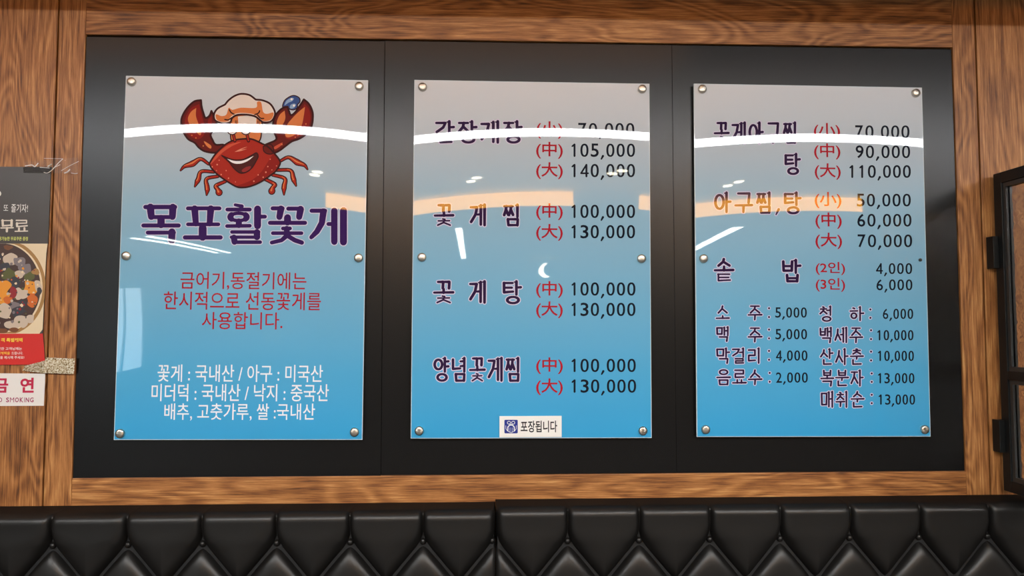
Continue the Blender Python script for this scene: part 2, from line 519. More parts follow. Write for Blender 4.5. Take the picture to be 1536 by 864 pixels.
# --- brush-drawn Hangul for the heavy lettering
LS = 'ㄱㄲㄴㄷㄸㄹㅁㅂㅃㅅㅆㅇㅈㅉㅊㅋㅌㅍㅎ'
VS = 'ㅏㅐㅑㅒㅓㅔㅕㅖㅗㅘㅙㅚㅛㅜㅝㅞㅟㅠㅡㅢㅣ'
TS = ['', 'ㄱ', 'ㄲ', 'ㄳ', 'ㄴ', 'ㄵ', 'ㄶ', 'ㄷ', 'ㄹ', 'ㄺ', 'ㄻ', 'ㄼ', 'ㄽ', 'ㄾ', 'ㄿ', 'ㅀ', 'ㅁ', 'ㅂ', 'ㅄ', 'ㅅ', 'ㅆ', 'ㅇ', 'ㅈ', 'ㅊ', 'ㅋ', 'ㅌ', 'ㅍ', 'ㅎ']
def jamo(c, side):
    """strokes of a consonant in a unit box (y up); side True beside a tall vowel"""
    if c == 'ㄱ': return [[(0, 1), (.95, 1), (.72, .5), (.05, 0)]] if side else [[(0, 1), (1, 1), (.93, 0)]]
    if c == 'ㄴ': return [[(.05, 1), (.05, .05), (1, .1)]]
    if c == 'ㄷ': return [[(0, 1), (.95, 1)], [(.05, 1), (.05, 0), (1, .06)]]
    if c == 'ㅌ': return [[(0, 1), (.95, 1)], [(.05, .5), (.88, .5)], [(.05, 1), (.05, 0), (1, .08)]]
    if c == 'ㄹ': return [[(0, 1), (.95, 1), (.95, .5), (.05, .5), (.05, 0), (1, .04)]]
    if c == 'ㅁ': return [[(.03, 1), (.97, 1), (.93, 0)], [(.03, 1), (.08, 0), (.93, 0)]]
    if c == 'ㅂ': return [[(.04, 1), (.08, 0), (.92, 0)], [(.96, 1), (.92, 0)], [(.06, .5), (.94, .5)]]
    if c == 'ㅅ': return [[(.48, 1), (.42, .6), (0, 0)], [(.45, .6), (1, .02)]]
    if c == 'ㅇ': return [[(.5 + .5 * math.cos(2 * PI * k / 16 + .3), .5 + .5 * math.sin(2 * PI * k / 16 + .3)) for k in range(17)]]
    if c == 'ㅈ': return [[(.02, 1), (.95, 1)], [(.52, 1), (.42, .55), (0, 0)], [(.46, .6), (1, .02)]]
    if c == 'ㅊ': return [[(.40, 1.05), (.58, .98)], [(.04, .72), (.95, .75)], [(.52, .74), (.44, .42), (0, 0)], [(.48, .45), (1, 0)]]
    if c == 'ㅍ': return [[(0, 1), (1, 1)], [(.28, 1), (.32, 0)], [(.72, 1), (.68, 0)], [(0, 0), (1, 0)]]
    if c == 'ㅎ': return [[(.38, 1.05), (.6, 1.0)], [(0, .74), (1, .76)], [(.5 + .36 * math.cos(2 * PI * k / 14), .26 + .27 * math.sin(2 * PI * k / 14)) for k in range(15)]]
    if c in 'ㄲㄸㅃㅆㅉ':
        s = {'ㄲ': 'ㄱ', 'ㄸ': 'ㄷ', 'ㅃ': 'ㅂ', 'ㅆ': 'ㅅ', 'ㅉ': 'ㅈ'}[c]
        a = jamo(s, side)
        return [[(x * .46, y) for x, y in st] for st in a] + [[(.54 + x * .46, y) for x, y in st] for st in a]
    return []

def syllable(ch):
    """list of (stroke, kind) in the unit cell, y up; kind h, v or c"""
    k = ord(ch) - 0xAC00
    l, v, t = LS[k // 588], VS[k % 588 // 28], TS[k % 28]
    out = []
    def put(strokes, b, thin=False):
        for st in strokes:
            q = [(b[0] + x * (b[2] - b[0]), b[1] + y * (b[3] - b[1])) for x, y in st]
            out.append((q, 't' if thin else 'c'))
    def vert(x, y0, y1): out.append(([(x, y1), (x, y0)], 'v'))
    def hor(x0, x1, y): out.append(([(x0, y), (x1, y + .015)], 'h'))
    tall = v in 'ㅏㅐㅑㅓㅔㅕㅣ'
    mix = v in 'ㅘㅙㅚㅝㅞㅟㅢ'
    if tall:
        y0 = .40 if t else .0
        yc0, yc1 = (.50, .93) if t else (.16, .88)
        two = v in 'ㅐㅔ'
        xc1 = .46 if two else .56
        put(jamo(l, True), (.04, yc0, xc1, yc1))
        ym = (y0 + 1.0) / 2 + .02
        if v == 'ㅏ': vert(.74, y0, 1); hor(.74, .98, ym)
        if v == 'ㅑ': vert(.74, y0, 1); hor(.74, .98, ym + .12); hor(.74, .98, ym - .1)
        if v == 'ㅓ': vert(.84, y0, 1); hor(.56, .84, ym)
        if v == 'ㅕ': vert(.84, y0, 1); hor(.58, .84, ym + .13); hor(.58, .84, ym - .08)
        if v == 'ㅣ': vert(.82, y0, 1)
        if v == 'ㅐ': vert(.63, y0 + .03, .97); vert(.90, y0, 1); hor(.63, .90, ym)
        if v == 'ㅔ': vert(.68, y0 + .03, .97); vert(.92, y0, 1); hor(.46, .68, ym)
        if t: put(jamo(t, False), (.24, .0, .86, .29))
    elif mix:
        put(jamo(l, False), (.08, .58 if t else .50, .60, .98 if t else .92))
        yv = .42 if t else .2
        if v in 'ㅘㅙㅚ': hor(.0, .66, yv); out.append(([(.33, yv), (.33, yv + .13)], 's'))
        else: hor(.0, .66, yv + .14); out.append(([(.36, yv + .14), (.34, yv - .15)], 's'))
        vert(.82, .34 if t else 0, 1)
        if v in 'ㅘ': hor(.82, 1, .62)
        if t: put(jamo(t, False), (.2, .0, .86, .26))
    else:
        if t:
            put(jamo(l, False), (.20, .68, .80, .98))
            yv, tb = .47, (.16, .0, .84, .29)
            if v in 'ㅜㅠ': yv = .52
        else:
            put(jamo(l, False), (.16, .48, .84, .96))
            yv, tb = .10, None
            if v == 'ㅜ': yv = .34
        hor(.0, 1.0, yv)
        if v == 'ㅗ': out.append(([(.5, yv), (.5, yv + .17)], 's'))
        if v == 'ㅛ': out.append(([(.34, yv), (.34, yv + .2)], 's')); out.append(([(.66, yv), (.66, yv + .2)], 's'))
        if v == 'ㅜ': out.append(([(.5, yv), (.48, yv - (.17 if t else .34))], 's'))
        if tb: put(jamo(t, False), tb, t in 'ㅌㅂㄹㅊ')
    return out

def hangul(mb, S, ch, x0, x1, y0, y1, th, tv, off, mi, grow=0.0, serif=True):
    W, H = x1 - x0, y1 - y0
    e = tv / 2
    M = lambda p: (x0 + e + p[0] * (W - 2 * e), y1 - e - p[1] * (H - 2 * e))
    for st, kind in syllable(ch):
        q = [M(p) for p in st]
        if kind == 'v' or kind == 's':
            ribbon(mb, S, q, [tv * (1.02 if kind == 'v' else 1) + grow, tv * .9 + grow], off, mi)
            if serif and kind == 'v':   # brush head leaning to the left
                ribbon(mb, S, [(q[0][0] - tv * .75, q[0][1] + tv * .15), (q[0][0], q[0][1] + tv * .35)], [th * .5 + grow, th + grow], off, mi)
        elif kind == 'h':
            ribbon(mb, S, q, [th * .95 + grow, th * 1.15 + grow], off, mi)
        else:
            ws = []
            f_ = .68 if kind == 't' else 1.0
            for i in range(len(q)):
                a, b = q[max(0, i - 1)], q[min(len(q) - 1, i + 1)]
                ver = abs(b[1] - a[1]) / (math.hypot(b[0] - a[0], b[1] - a[1]) + 1e-6)
                ws.append((th + (tv - th) * ver) * f_ + grow)
            ribbon(mb, S, q, ws, off, mi)

def heading(S, name, items, th, tv, halo, m_ink, m_halo):
    """items: (syllable, x0, x1, y0, y1) ; a pale outline under the ink. Words set apart become parts of their own"""
    words = [[items[0]]]
    for it in items[1:]:
        if it[1] - words[-1][-1][2] > 7 or it[0] == ':':
            words.append([])
        words[-1].append(it)
    for wd in words:
        mb = MB()
        for layer, g, off in ((1, halo * 2, .00015), (0, 0.0, .0003)):
            for ch, x0, x1, y0, y1 in wd:
                if ch == ':':
                    for y in (y0 + (y1 - y0) * .2, y1 - (y1 - y0) * .2):
                        disc(mb, S, (x0 + x1) / 2, y, tv * .55 + g / 2, off, layer)
                elif ch == ',':
                    ribbon(mb, S, [(x1 - 2, y0), (x0, y1)], [tv + g, th * .6 + g], off, layer)
                else:
                    hangul(mb, S, ch, x0, x1, y0, y1, th, tv, off, layer, g)
        mb.build('colon' if wd[0][0] == ':' else name, [m_ink, m_halo], S.root, fix=False, flat=True)

def figures(S, name, body, x0, x1, y0, y1, m, stroke, comma=.52):
    """a price: digits on equal cells, y0..y1 the height of the digits, commas hang below"""
    adv = [comma if c == ',' else 1.0 for c in body]
    gap = .22
    k = (x1 - x0) / (sum(adv) - gap)
    H = y1 - y0
    mb = MB()
    x = x0
    for c, a in zip(body, adv):
        if c == ',':
            xc = x + k * (a - gap) / 2
            ribbon(mb, S, [(xc + H * .03, y1 - H * .07), (xc - H * .09, y1 + H * .15)], [stroke * 1.15, stroke * .75], .0003)
        elif c == '1':
            e = stroke / 2
            xr = x + k * .52
            ribbon(mb, S, [(xr - e, y0 + e), (xr - e, y1 - e)], stroke, .0003)
            ribbon(mb, S, [(xr - e, y0 + e), (xr - H * .24, y0 + H * .2)], [stroke, stroke * .8], .0003)
        elif c == '4':
            e = stroke / 2
            xv, xl, yb_ = x + k * .58, x + e * .6, y0 + H * .70
            ribbon(mb, S, [(xv, y0 + e), (xv, y1 - e)], stroke, .0003)
            ribbon(mb, S, [(xv, y0 + e), (xl, yb_)], stroke * .85, .0003)
            ribbon(mb, S, [(xl, yb_), (x + k * .78 - e * .4, yb_)], stroke * .85, .0003)
        elif c == '0':
            w_, e = k * .78 / 2, stroke / 2
            cx, cy = x + w_, (y0 + y1) / 2
            q = []
            for j in range(32):
                t = 2 * PI * j / 32
                cs, sn = math.cos(t), math.sin(t)
                q.append((cx + (w_ - e) * math.copysign(abs(cs) ** .86, cs), cy + (H / 2 - e) * math.copysign(abs(sn) ** .86, sn)))
            ribbon(mb, S, q, [stroke * (.86 + .2 * abs(math.cos(2 * PI * j / 32))) for j in range(32)], .0003, closed=True)
        else:
            font_into(mb, S, c, x, x + k * .78, y0, y1, .0003, 0, .004 * stroke)
        x += k * a
    return mb.build(name, m, S.root, fix=False, flat=True)

steel = mat('brushed_steel', (0.62, 0.58, 0.50), 0.30, metal=1.0)
_b = steel.node_tree.nodes['Principled BSDF']
_b.inputs['Anisotropic'].default_value = 0.9
_t = steel.node_tree.nodes.new('ShaderNodeTangent'); _t.direction_type = 'RADIAL'; _t.axis = 'Y'
steel.node_tree.links.new(_t.outputs['Tangent'], _b.inputs['Tangent'])
dark_steel = mat('bare_screw', (0.10, 0.10, 0.09), 0.45, metal=1.0)

def grad(S):
    m = bpy.data.materials.new('printed_gradient')
    m.use_nodes = True
    nt = m.node_tree
    b = nt.nodes['Principled BSDF']
    b.inputs['Roughness'].default_value = 0.015
    tc = nt.nodes.new('ShaderNodeTexCoord')
    sp = nt.nodes.new('ShaderNodeSeparateXYZ')
    mr = nt.nodes.new('ShaderNodeMapRange')
    mr.inputs['From Min'].default_value = 0.45; mr.inputs['From Max'].default_value = -0.45
    nt.links.new(tc.outputs['Object'], sp.inputs[0]); nt.links.new(sp.outputs['Z'], mr.inputs['Value'])
    r = ramp(nt, GRAD)
    nt.links.new(mr.outputs['Result'], r.inputs['Fac'])
    nt.links.new(r.outputs['Color'], b.inputs['Base Color'])
    bow_normal(nt, b, S.coef)
    return m
GRAD = [(0.0, lin(224, 227, 231)), (0.18, lin(194, 205, 213)), (0.36, lin(156, 192, 211)), (0.62, lin(120, 182, 213)), (0.82, lin(86, 174, 217)), (1.0, lin(62, 167, 219))]
edge_mat = mat('acrylic_edge', (0.72, 0.80, 0.84), 0.1, spec=0.5)

def make_sign(S, bolts):
    m = MB(); m.box((-.3, 0.0, -.45), (.3, .005, .45))
    m.build('acrylic_sheet', edge_mat, S.root, bevel=.0006)
    m = MB(); e = .0016
    m.face([(-.3 + e, -.00005, -.45 + e), (.3 - e, -.00005, -.45 + e), (.3 - e, -.00005, .45 - e), (-.3 + e, -.00005, .45 - e)])
    m.build('printed_face', grad(S), S.root, fix=False)
    for k, (px, py) in enumerate(bolts):
        p = S.loc(px, py)
        m = MB()
        if (px, py) == (1380, 390):
            m.lathe([(.003, -.0135), (.0042, 0), (.0042, .003), (.0030, .005), (.0008, .0056)], (p.x, 0, p.z), '-y', 16)
            o = m.build('standoff_bolt', dark_steel, S.root, smooth=True)
            o['label'] = 'small dark bare screw without its steel cap'
        else:
            m.lathe([(.006, -.0125), (.006, 0.0), (.0108, .0002), (.0108, .0052), (.0100, .0066), (.0080, .0076), (.0055, .0081), (.0030, .0083), (.0006, .0083)], (0, 0, 0), '-y', 28)
            o = m.build('standoff_bolt', steel, S.root, smooth=True)
            o.location = (p.x, 0, p.z)
            md = o.modifiers.new('edge', 'EDGE_SPLIT'); md.split_angle = math.radians(35)

C1, C2, C3 = (0.0078647, 0.00088476, -0.00622965), (0.00638261, -0.00284026, -0.00467127), (0.00602926, -0.00115245, -0.00179564)
S1 = Sign(-.7105, 1.6267, .0055, C1, 'leftmost pale blue menu sign with the crab chef picture and purple shop name')
S2 = Sign(.0066, 1.6265, .0033, C2, 'middle pale blue menu sign with four purple dish names and red size marks')
S3 = Sign(.7209, 1.6261, .0044, C3, 'rightmost pale blue menu sign with drinks and prices in its lower half')
make_sign(S1, [(198, 123), (539, 130), (190, 384), (538, 387), (181, 650), (532, 648)])
make_sign(S2, [(634, 131), (963, 134), (633, 386), (962, 388), (629, 646), (964, 646)])
make_sign(S3, [(1053, 134), (1373, 140), (1055, 388), (1380, 390), (1058, 644), (1386, 644)])
INK, HALO, RED, NUM, WHT, TITLE = lin(52, 30, 66), lin(220, 210, 232), lin(180, 32, 46), lin(28, 32, 44), lin(245, 248, 252), lin(62, 34, 92)

# ---- sign 1: shop name
T = {}
title = [  # strokes in a 1536x407 view of px (200..540, 290..380)
    ([(82, 93), (283, 93)], 30), ([(116, 95), (122, 158)], [52, 46]), ([(268, 95), (265, 158)], [50, 46]), ([(118, 161), (266, 161)], 28), ([(188, 170), (188, 212)], 50), ([(68, 218), (308, 218)], 28), ([(98, 266), (276, 266)], 27), ([(262, 262), (260, 320)], [50, 46]),
    ([(370, 102), (584, 102)], 27), ([(416, 105), (424, 205)], [48, 40]), ([(525, 105), (517, 205)], [48, 40]), ([(370, 210), (577, 210)], 25), ([(470, 235), (470, 295)], 54), ([(350, 299), (592, 299)], 29),
    ([(690, 78), (736, 88)], [20, 26]), ([(637, 110), (790, 110)], 26), ([(713 + 58 * math.cos(2 * PI * k / 20), 160 + 25 * math.sin(2 * PI * k / 20)) for k in range(21)], [38 if abs(math.cos(2 * PI * k / 20)) > .7 else 24 for k in range(21)]),
    ([(715, 190), (715, 215)], 42), ([(635, 222), (790, 220)], 25), ([(842, 106), (842, 220)], 48), ([(850, 158), (892, 158)], 27), ([(668, 262), (850, 262)], 24), ([(838, 264), (838, 296)], 44), ([(664, 297), (850, 297)], 22), ([(682, 300), (686, 328)], 42), ([(686, 331), (860, 331)], 25),
    ([(944, 102), (1012, 102)], 28), ([(1000, 106), (990, 160)], [48, 42]), ([(1050, 104), (1140, 104)], 28), ([(1133, 108), (1124, 160)], [48, 42]), ([(1045, 165), (1045, 195)], 48), ([(926, 200), (1164, 200)], 28),
    ([(1014, 238), (1062, 238)], 26), ([(1040, 240), (1040, 275)], 40), ([(945, 270), (1140, 270)], 25), ([(1042, 285), (1005, 318), (938, 334)], [34, 28, 26]), ([(1045, 288), (1095, 318), (1142, 334)], [30, 32, 30]),
    ([(1208, 118), (1300, 118)], 28), ([(1288, 124), (1278, 200), (1245, 258), (1206, 298)], [46, 42, 38, 28]), ([(1322, 208), (1365, 208)], 27), ([(1362, 118), (1362, 328)], 44), ([(1424, 118), (1424, 330)], 48)]
mb = MB(); k = 340 / 1536
for layer, g, off in ((1, 2.6, .00015), (0, 0, .0003)):
    for pts, wd in title:
        q = [(200 + x * k, 290 + y * k) for x, y in pts]
        ww = [a * k + g for a in wd] if isinstance(wd, list) else wd * k + g
        ribbon(mb, S1, q, ww, off, layer)
o = mb.build('shop_name', [S1.mat('title_purple', TITLE), S1.mat('pale_outline', HALO)], S1.root, fix=False, flat=True)

def rows(S, name, lst, m, bold, **kw):
    for body, x0, x1, y0, y1 in lst:
        font_part(S, name, body, (x0, x1, y0, y1), m, bold, **kw)
rows(S1, 'red_notice', [('금어기,동절기에는', 271, 460, 408, 435), ('한시적으로 선동꽃게를', 246, 482, 438, 465), ('사용합니다.', 303, 424, 468, 494)], S1.mat('red_print', RED), .004)
rows(S1, 'origin_notice', [('꽃게 : 국내산 / 아구 : 미국산', 237, 485, 547, 573), ('미더덕 : 국내산 / 낙지 : 중국산', 228, 494, 576, 602), ('배추, 고춧가루, 쌀 :국내산', 247, 473, 605, 631)], S1.mat('white_print', WHT), .006)

# ---- sign 1: crab picture
crab_cols = dict(line=lin(66, 34, 34), dark=lin(112, 38, 34), red=lin(176, 52, 40), lite=lin(212, 92, 66), orange=lin(226, 132, 76), cream=lin(240, 224, 212), white=lin(250, 246, 244), pink=lin(236, 150, 120), mouth=lin(84, 40, 38), tongue=lin(150, 52, 52), blue=lin(66, 92, 150), sky=lin(150, 180, 214), black=lin(24, 16, 18), shadow=lin(148, 40, 34))
keys = list(crab_cols)
cm = [S1.mat('crab_' + kk, crab_cols[kk]) for kk in keys]
I = {kk: i for i, kk in enumerate(keys)}
mb = MB(); O = .0003; D = .00012
# legs: dark outline stroke, red core, orange highlight
legs = [([(313, 246), (301, 238.5), (289, 245.5), (277, 249.5), (271, 255.6)], [4, 5, 9, 5, 2]), ([(321, 257.8), (302, 257.3), (298, 268), (296, 272), (292.4, 279.8)], [4.5, 5, 7, 7, 2]),
        ([(327, 264.4), (310, 268.3), (310.5, 280), (311, 285), (310, 292.5)], [4.5, 5, 7, 7, 2]), ([(338, 272.1), (324, 278.6), (326.5, 284), (328.6, 288.5), (328.6, 289)], [4.5, 5.5, 6, 10, 9]),
        ([(420, 241.8), (433, 236), (446, 243.5), (456.8, 247.8), (461.2, 254)], [4, 5, 9, 5, 2]), ([(415, 255.1), (435.5, 255.6), (439.5, 266), (441, 270.5), (444.2, 278.7)], [4.5, 5, 7, 7, 2]),
        ([(409, 262.2), (427, 267.7), (426.5, 278), (426, 283), (426, 291.9)], [4.5, 5, 7, 7, 2]), ([(398, 268.8), (412.2, 276.5), (409.5, 281), (407.8, 286.5), (407.8, 287)], [4.5, 5.5, 6, 10, 9])]
for pts, ws in legs:
    q = smooth_poly(pts, False, 4)
    W2 = []
    for i in range(len(pts) - 1):
        W2 += [ws[i] + (ws[i + 1] - ws[i]) * j / 4 for j in range(4)]
    W2.append(ws[-1])
    ribbon(mb, S1, q, [a + 1.2 for a in W2], O, I['line'])
    ribbon(mb, S1, q, [max(.8, a - 2.0) for a in W2], O + D, I['red'])
    q2 = [(x - .8, y - .8) for x, y in q]
    ribbon(mb, S1, q2[3:-4], [max(.4, (a - 3.2) * .42) for a in W2[3:-4]], O + 2 * D, I['orange'])
# arms and claws
larm = [(301.7, 150.3), (301.7, 150.3), (291.3, 152.4), (280.8, 162.3), (273.5, 174.8), (272, 184.2), (273.5, 192.5), (276.7, 200.8), (282.9, 209.2), (292.3, 214.4), (298.5, 221.5), (307.3, 227), (321.6, 229.2), (331, 226), (336, 217.5), (323.8, 217.1), (319, 210), (316.1, 203), (318.3, 197.7), (324, 190), (324, 180), (317.3, 166.5), (317.3, 166.5), (314.2, 173.8), (308.4, 176.9), (305.3, 169.6), (302.7, 160.2)]
rarm = [(455.9, 149.3), (455.9, 149.3), (462.7, 155), (467.9, 164.4), (469.5, 174.8), (467.4, 189.4), (459.6, 200.8), (449.2, 208.1), (437.7, 212.3), (428.2, 219.3), (419.4, 225.9), (411.7, 229.2), (400, 228), (396, 219), (411.7, 211.5), (414.8, 207.1), (411.7, 198.8), (409.6, 188.3), (411.7, 176.9), (416.9, 168.5), (424.2, 162.3), (431.5, 160.2), (431.5, 160.2), (433.5, 166.5), (436.7, 172.7), (442.9, 168.5), (450.2, 158.1)]
for A in (larm, rarm):
    patch(mb, S1, A, O, I['dark'], True, I['line'], 3.0, O + 4 * D)
for P, c in (([(299, 156), (299, 156), (286, 163), (278, 178), (278, 190), (284, 203), (296, 209), (305, 204), (308, 192), (304, 178)], 'shadow'), ([(294.5, 162), (294.5, 162), (286.5, 168), (282, 178), (285, 187.5), (293, 196), (300, 203), (302, 197), (298, 186), (294, 174)], 'orange'),
             ([(318, 174), (318, 174), (313, 179), (312, 186), (317, 188), (318, 181)], 'shadow'), ([(306, 212), (312, 215), (317, 219), (316, 223), (310, 219)], 'orange'),
             ([(457, 156), (457, 156), (464, 165), (466, 178), (462, 192), (452, 203), (438, 209), (428, 206), (432, 192), (446, 176)], 'shadow'), ([(457.5, 160.5), (457.5, 160.5), (449, 167), (438, 178), (430, 189), (428, 203), (434, 206), (447, 199), (453, 187), (456, 172)], 'orange'),
             ([(427, 166), (427, 166), (420, 172), (415.5, 182), (416, 189), (423, 188), (428, 178)], 'orange'), ([(424, 214), (417, 217), (411, 221), (413, 224), (421, 219)], 'lite')):
    patch(mb, S1, P, O + (2 if c == 'shadow' else 3) * D, I[c])
for x, y in ((288, 203), (294, 207), (281, 197), (305, 219), (459, 186), (443, 206), (447, 203), (423, 217)):
    disc(mb, S1, x, y, 1.0, O + 3.5 * D, I['orange'], 8)
# blue drop held in the right claw
patch(mb, S1, [(424, 160), (427, 151), (435, 145), (442, 143.5), (449, 147), (450, 153), (446.5, 157), (446, 162), (440, 165), (433, 163), (432, 160), (428, 160)], O + 2 * D, I['blue'], True, I['line'], 1.6, O + 5 * D)
patch(mb, S1, [(427, 158), (430, 151), (437, 147), (441, 148), (438, 152), (433, 154)], O + 3 * D, I['sky'])
patch(mb, S1, [(435, 162), (436, 157.5), (441, 155.5), (444, 157), (442, 161), (438, 163)], O + 3 * D, I['sky'])
for x, y in ((437.5, 149), (441, 158.5)):
    disc(mb, S1, x, y, 1.7, O + 4 * D, I['white'])
# face between hat and shell
patch(mb, S1, [(348, 176), (370, 171), (391, 176), (392.5, 192), (389, 212), (370, 216), (349, 214), (346, 195)], O + 4 * D, I['orange'], True, I['line'], 2.0, O + 5 * D)
patch(mb, S1, [(357, 175), (370, 173.5), (385, 175.5), (384, 190), (358, 190)], O + 5 * D, I['cream'], False)
for x in (353.5, 355.5, 387, 389):
    ribbon(mb, S1, [(x, 181), (x - .8, 188)], 1.0, O + 6 * D, I['line'])
# shell
body = [(313.9, 245.7), (313.9, 245.7), (321.6, 233.6), (330.4, 223.7), (341.4, 214.9), (353.5, 210), (370, 208.3), (379.8, 209.4), (391.9, 214.9), (403, 221), (411.7, 230.3), (419.4, 240.2), (420, 247), (412.8, 257.8), (404, 264.4), (390.8, 273.2), (376.5, 279.3), (366, 281.2), (355.7, 280.4), (342.5, 273.2), (328.2, 263.3), (318.3, 253.4)]
patch(mb, S1, body, O + 6 * D, I['red'], True, I['line'], 2.6, O + 8 * D)
patch(mb, S1, [(411, 231), (418, 240), (418.5, 247), (411, 257), (403, 263), (390, 272), (375, 278), (367, 279.5), (356, 279), (378, 270), (392, 258), (400, 246)], O + 7 * D, I['shadow'])
patch(mb, S1, [(315.8, 246.5), (322, 236), (331, 226), (344, 217), (362, 213), (348, 219.5), (334, 229), (324, 239)], O + 7 * D, I['lite'])
patch(mb, S1, [(352, 228), (352, 228), (362, 223), (371, 220.5), (362, 224.5), (371, 223.5), (371, 223.5), (360, 227)], O + 7 * D, I['pink'])
patch(mb, S1, [(395, 220), (395, 220), (405, 216.5), (410, 221), (410, 230), (402, 231), (396, 227)], O + 7 * D, I['dark'], True, I['line'], 1.6, O + 8 * D)
random.seed(3)
for x, y in ((329, 240.5), (318.5, 250.5), (339.5, 256), (343, 267.5), (332, 262), (325, 256), (353.5, 273), (326, 247), (405.5, 239), (415, 249), (399, 258.5), (387.5, 262.5), (381, 272), (402, 250), (395, 266), (408, 255)):
    disc(mb, S1, x, y, random.uniform(.7, 1.3), O + 8 * D, I['pink'], 8)
# smile
patch(mb, S1, [(333, 233.5), (333, 233.5), (343.6, 238), (353.5, 240.2), (365.6, 239.1), (378, 233), (385, 229.5), (387.5, 234.5), (384.8, 241), (378.7, 251.2), (371, 257.8), (362, 260), (355.5, 256.7), (349.5, 250.7), (343.6, 243)], O + 8 * D, I['mouth'], True, I['line'], 1.8, O + 10 * D)
patch(mb, S1, [(363, 255.5), (369, 251), (376, 249.5), (376, 252.5), (371, 257), (365, 258.3)], O + 9 * D, I['tongue'])
patch(mb, S1, [(341, 238.6), (341, 238.6), (353, 241.6), (366, 240.6), (381, 234), (381, 234), (372, 241.5), (361, 245.6), (350, 244.8)], O + 9 * D, I['white'])
# eyes on their stalks
for ex in (348.5, 369):
    ribbon(mb, S1, [(ex + 2, 203), (ex + 4, 211.5)], 5.0, O + 9 * D, I['line'])
    ribbon(mb, S1, [(ex + 2, 203), (ex + 4, 211)], 2.6, O + 10 * D, I['red'])
    disc(mb, S1, ex, 195, 8.0, O + 11 * D, I['line'], 20)
    disc(mb, S1, ex, 195, 6.4, O + 12 * D, I['white'], 20)
    disc(mb, S1, ex + .5, 195.5, 3.2, O + 13 * D, I['black'], 14)
    disc(mb, S1, ex - .8, 194, 1.1, O + 14 * D, I['white'], 8)
# chef hat
hat = [(322.5, 180), (321.5, 171.7), (326.7, 163.3), (338.1, 157.1), (338.1, 157.1), (343.3, 150.8), (351.7, 144.6), (362.1, 141.2), (374.6, 143), (384.1, 149.8), (384.1, 149.8), (394, 150.8), (405.4, 156), (412.2, 166.5), (412.2, 174.8), (406.5, 182.6), (396, 184), (389.8, 180), (389.8, 180), (382.5, 174.8), (370, 172.3), (356, 172.9), (348.5, 177.5), (346, 183.5), (337.1, 185.8), (328.8, 184)]
patch(mb, S1, hat, O + 13 * D, I['cream'], True, I['line'], 2.8, O + 16 * D)
patch(mb, S1, [(324.5, 171.8), (333, 174.5), (340, 172), (343.5, 162), (349, 165), (362, 162), (384, 162), (386, 153.5), (392, 154), (395, 168), (401, 171), (410, 169), (410, 175), (405.5, 180.5), (396, 182), (390, 178), (382.5, 172.5), (370, 170), (355, 170.5), (346, 176), (343, 182), (332, 183), (325, 179)], O + 14 * D, I['orange'])
patch(mb, S1, [(347, 150.5), (355, 145.6), (365, 144.3), (378, 148), (383, 154), (382, 160), (362, 160), (350, 162), (345, 157)], O + 15 * D, I['cream'])
for P in ([(344, 164), (347, 169), (352, 172)], [(337, 179.5), (343, 180), (349, 176)], [(390, 166), (388, 170), (382, 172.5)], [(386, 172), (391, 177.5), (396.5, 178)]):
    ribbon(mb, S1, smooth_poly(P, False), [1.0] + [1.9] * (len(smooth_poly(P, False)) - 2) + [1.0], O + 16 * D, I['line'])
mb.build('crab_logo', cm, S1.root, fix=False, flat=True)

# ---- sign 2
def cells(text, x0, x1, y0, y1, gap=1.5):
    n = len(text); s = (x1 - x0 + gap) / n
    return [(c, x0 + i * s, x0 + (i + 1) * s - gap, y0, y1) for i, c in enumerate(text)]
ink2, hal2 = S2.mat('ink_purple', INK), S2.mat('pale_outline', HALO)
heading(S2, 'dish_name', cells('간장게장', 651, 785, 180, 216), 3.5, 4.5, 1.4, ink2, hal2)
heading(S2, 'dish_name', [('꽃', 650, 682, 305, 340), ('게', 703, 731, 305, 340), ('찜', 753, 783, 305, 340)], 3.5, 4.5, 1.4, ink2, hal2)
heading(S2, 'dish_name', [('꽃', 649, 682, 420, 456), ('게', 702, 731, 420, 456), ('탕', 752, 784, 420, 457)], 3.5, 4.5, 1.4, ink2, hal2)
heading(S2, 'dish_name', cells('양념꽃게찜', 649, 783, 535, 573, 1.0), 3.3, 4.1, 1.4, ink2, hal2)
red2, num2 = S2.mat('red_print', RED), S2.mat('price_print', NUM)
for ch, ys, body, x0, x1, yn in (('小', (182, 208), '70,000', 867.4, 951.4, (184.4, 209)), ('中', (212.8, 238), '105,000', 855.2, 952.4, (215.3, 239.5)), ('大', (243.4, 268.6), '140,000', 855.2, 952.4, (245.8, 270)),
                                 ('中', (305, 330), '100,000', 855.2, 952.4, (307, 331.5)), ('大', (336, 361), '130,000', 855.2, 952.4, (337.5, 362)), ('中', (421.7, 446.7), '100,000', 855.2, 953, (423.4, 448)), ('大', (452, 477.2), '130,000', 855.2, 953, (454, 478.6)),
                                 ('中', (536, 561), '100,000', 855.2, 953.5, (538, 562.5)), ('大', (567.5, 592.7), '130,000', 855.2, 954, (569, 593.6))):
    font_part(S2, 'size_mark', '(%s)' % ch, (804.2, 844.2, *ys), red2, .014)
    figures(S2, 'price', body, x0, x1, yn[0], yn[0] + 20.2, num2, 3.0)

